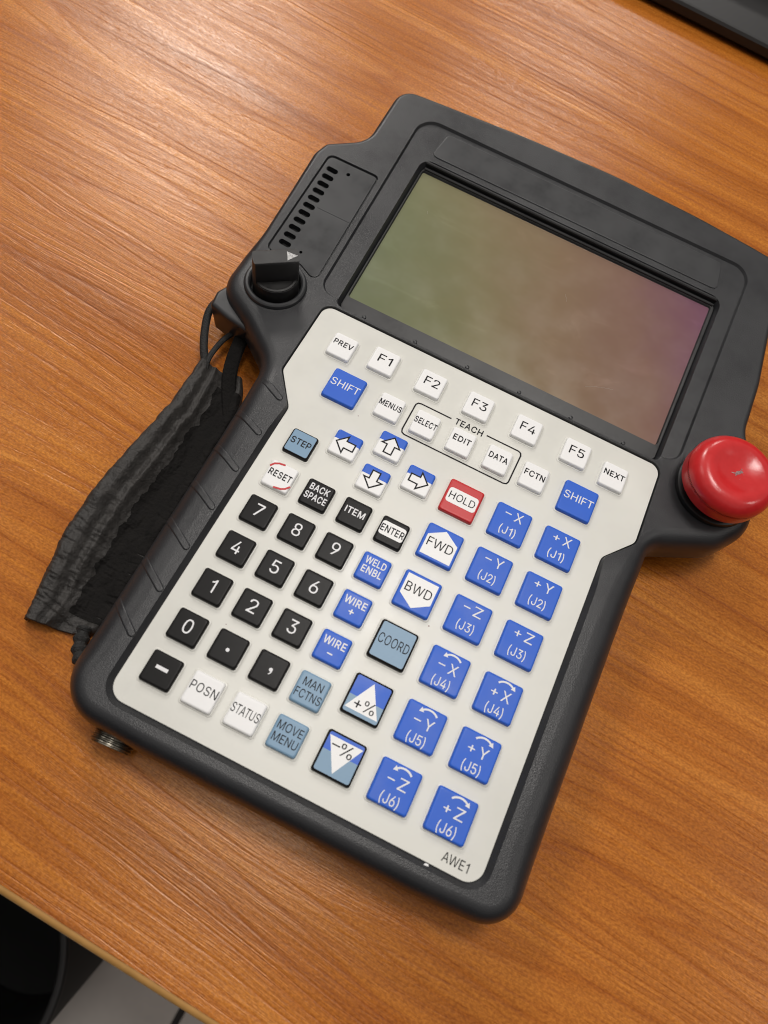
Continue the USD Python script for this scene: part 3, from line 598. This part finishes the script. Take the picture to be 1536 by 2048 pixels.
def strap_grid(u0, u1, nu, nt, lift, thick, seed, rag=0.0, t0=0.0, t1=1.0):
    U = np.linspace(0, 1, nu); T = np.linspace(t0, t1, nt); V = []
    tt, uu = np.meshgrid(T, U, indexing='ij')
    y = 44 - 136 * tt
    start = u0 + rag * (meshkit.fbm(np.stack([tt * 30, tt * 0, tt * 0], -1), 4, seed) - 0.5)
    u = start + (u1 - start) * uu
    L, Rr = lx(-y), rx(-y)
    X = L + (Rr - L) * u
    yb = y + np.where(tt > 0.9, (tt - 0.9) * 10 * (u ** 1.2) * 4.5, 0) - np.where(tt < 0.08, (0.08 - tt) / 0.08 * (-3.5) * u, 0)
    amp = np.clip((y - 44) / -30, 0.3, 1)
    Z = zu(u)
    Z = -29.5 + (Z + 29.5) * (0.72 + 0.4 * np.sin(np.pi * np.clip(tt * 1.02, 0, 1)) )
    nz = meshkit.fbm(np.stack([X / 5 + 9, yb / 9, 0 * X + 2], -1), 4, seed) - 0.5
    wr = np.abs(meshkit.fbm(np.stack([X / 22, yb / 3.2, 0 * X + 7], -1), 3, seed + 5) - 0.5)
    edge = np.where(u < 0.03, 1, 0)
    Z = Z + 3.0 * nz - 2.0 * np.clip(0.06 - wr, 0, 1) * 12 * np.clip((tt - 0.25), 0.1, 0.6)
    X = X + 1.3 * (meshkit.fbm(np.stack([0 * X, yb / 6, 0 * X + 3], -1), 3, seed + 9) - 0.5) * (1 - u)
    Z = np.maximum(Z, -28.5) + lift
    topv = np.stack([X, yb, Z], -1); botv = np.stack([X + np.where(uu < 0.02, 0.4, 0), yb, np.maximum(Z - thick, -30.95)], -1)
    V = np.vstack([topv.reshape(-1, 3), botv.reshape(-1, 3)]); o = nt * nu; F = []
    I = np.arange(nt - 1)[:, None] * nu + np.arange(nu - 1)[None]; I = I.ravel()
    F += [np.c_[I, I + nu, I + nu + 1], np.c_[I, I + nu + 1, I + 1], np.c_[o + I, o + I + nu + 1, o + I + nu], np.c_[o + I, o + I + 1, o + I + nu + 1]]
    def side(idx): 
        a, b = idx[:-1], idx[1:]
        return [np.c_[a, b, o + b], np.c_[a, o + b, o + a]]
    F += side(np.arange(nt) * nu) + side(np.arange(nt) * nu + nu - 1) + side(np.arange(nu)) + side((nt - 1) * nu + np.arange(nu))
    t = trimesh.Trimesh(V, np.vstack(F), process=False); t.fix_normals(); return t
ST = part(tp, 'hand_strap', strap_grid(0, 1, 90, 300, 0, 2.2, 3), LEATHER, smooth=60, label='wrinkled black leather hand strap')
part(ST, 'shaded_lining', strap_grid(0.52, 0.985, 70, 280, 0.4, 0.8, 3, rag=0.10, t0=0.05, t1=0.93), SHADE_BLACK, smooth=60)  # dark lining sheet over the strap's inner half, painting in its shade
part(ST, 'cord', tube(spline([(-62, 72, -20), (-69.5, 75.5, -15), (-72.8, 69, -15), (-71.6, 60, -18), (-67.0, 50, -21), (-62.0, 43, -24)], 40), 1.5, 10, 1.25), CORD)
part(ST, 'cord', tube(spline([(-58, 66, -22), (-61.2, 59, -21), (-62.5, 52, -22), (-62.6, 47, -22.5), (-61.5, 42, -24)], 30), 1.15, 10, 1.2), CORD)
part(ST, 'cord', tube(spline([(-55, 66, -20), (-53.5, 56, -22), (-51.0, 46, -24), (-46.0, 36, -27), (-38, 24, -28.5), (-30, 14, -29)], 30), 1.9, 10, 1.8), SHADE_BLACK)  # darker than the other cords: shadow beside the housing put into the colour
part(ST, 'cord', tube(spline([(-41, -84, -27), (-38.5, -91, -26), (-35, -95.5, -25), (-29, -97, -25)], 24), np.array([2.6 + 0.5 * math.sin(k * 1.3) for k in range(24)]), 10, 1.1), CORD)

# ------------------------------------------------------------------ cable connector (threaded metal)
prof, yy = [(0, 0.0), (7.6, 0.0)], 0.0
while yy < 9.6:
    prof += [(8.0, yy + 0.25), (8.05, yy + 0.6), (7.35, yy + 0.95), (7.35, yy + 1.2)]; yy += 1.4
prof += [(7.5, yy), (6.9, yy + 0.2), (6.7, yy - 2.0), (0, yy - 2.0)]
cn = trimesh.creation.revolve(np.array(prof), sections=64)
if cn.volume < 0: cn.invert()
cn.apply_transform(trimesh.transformations.rotation_matrix(math.radians(90), [1, 0, 0]))
cn.apply_transform(trimesh.transformations.rotation_matrix(math.radians(4), [0, 0, 1]))
part(tp, 'cable_connector', at(cn, -6.6, -108.6, -20.5), METAL, smooth=25, label='threaded metal cable connector')
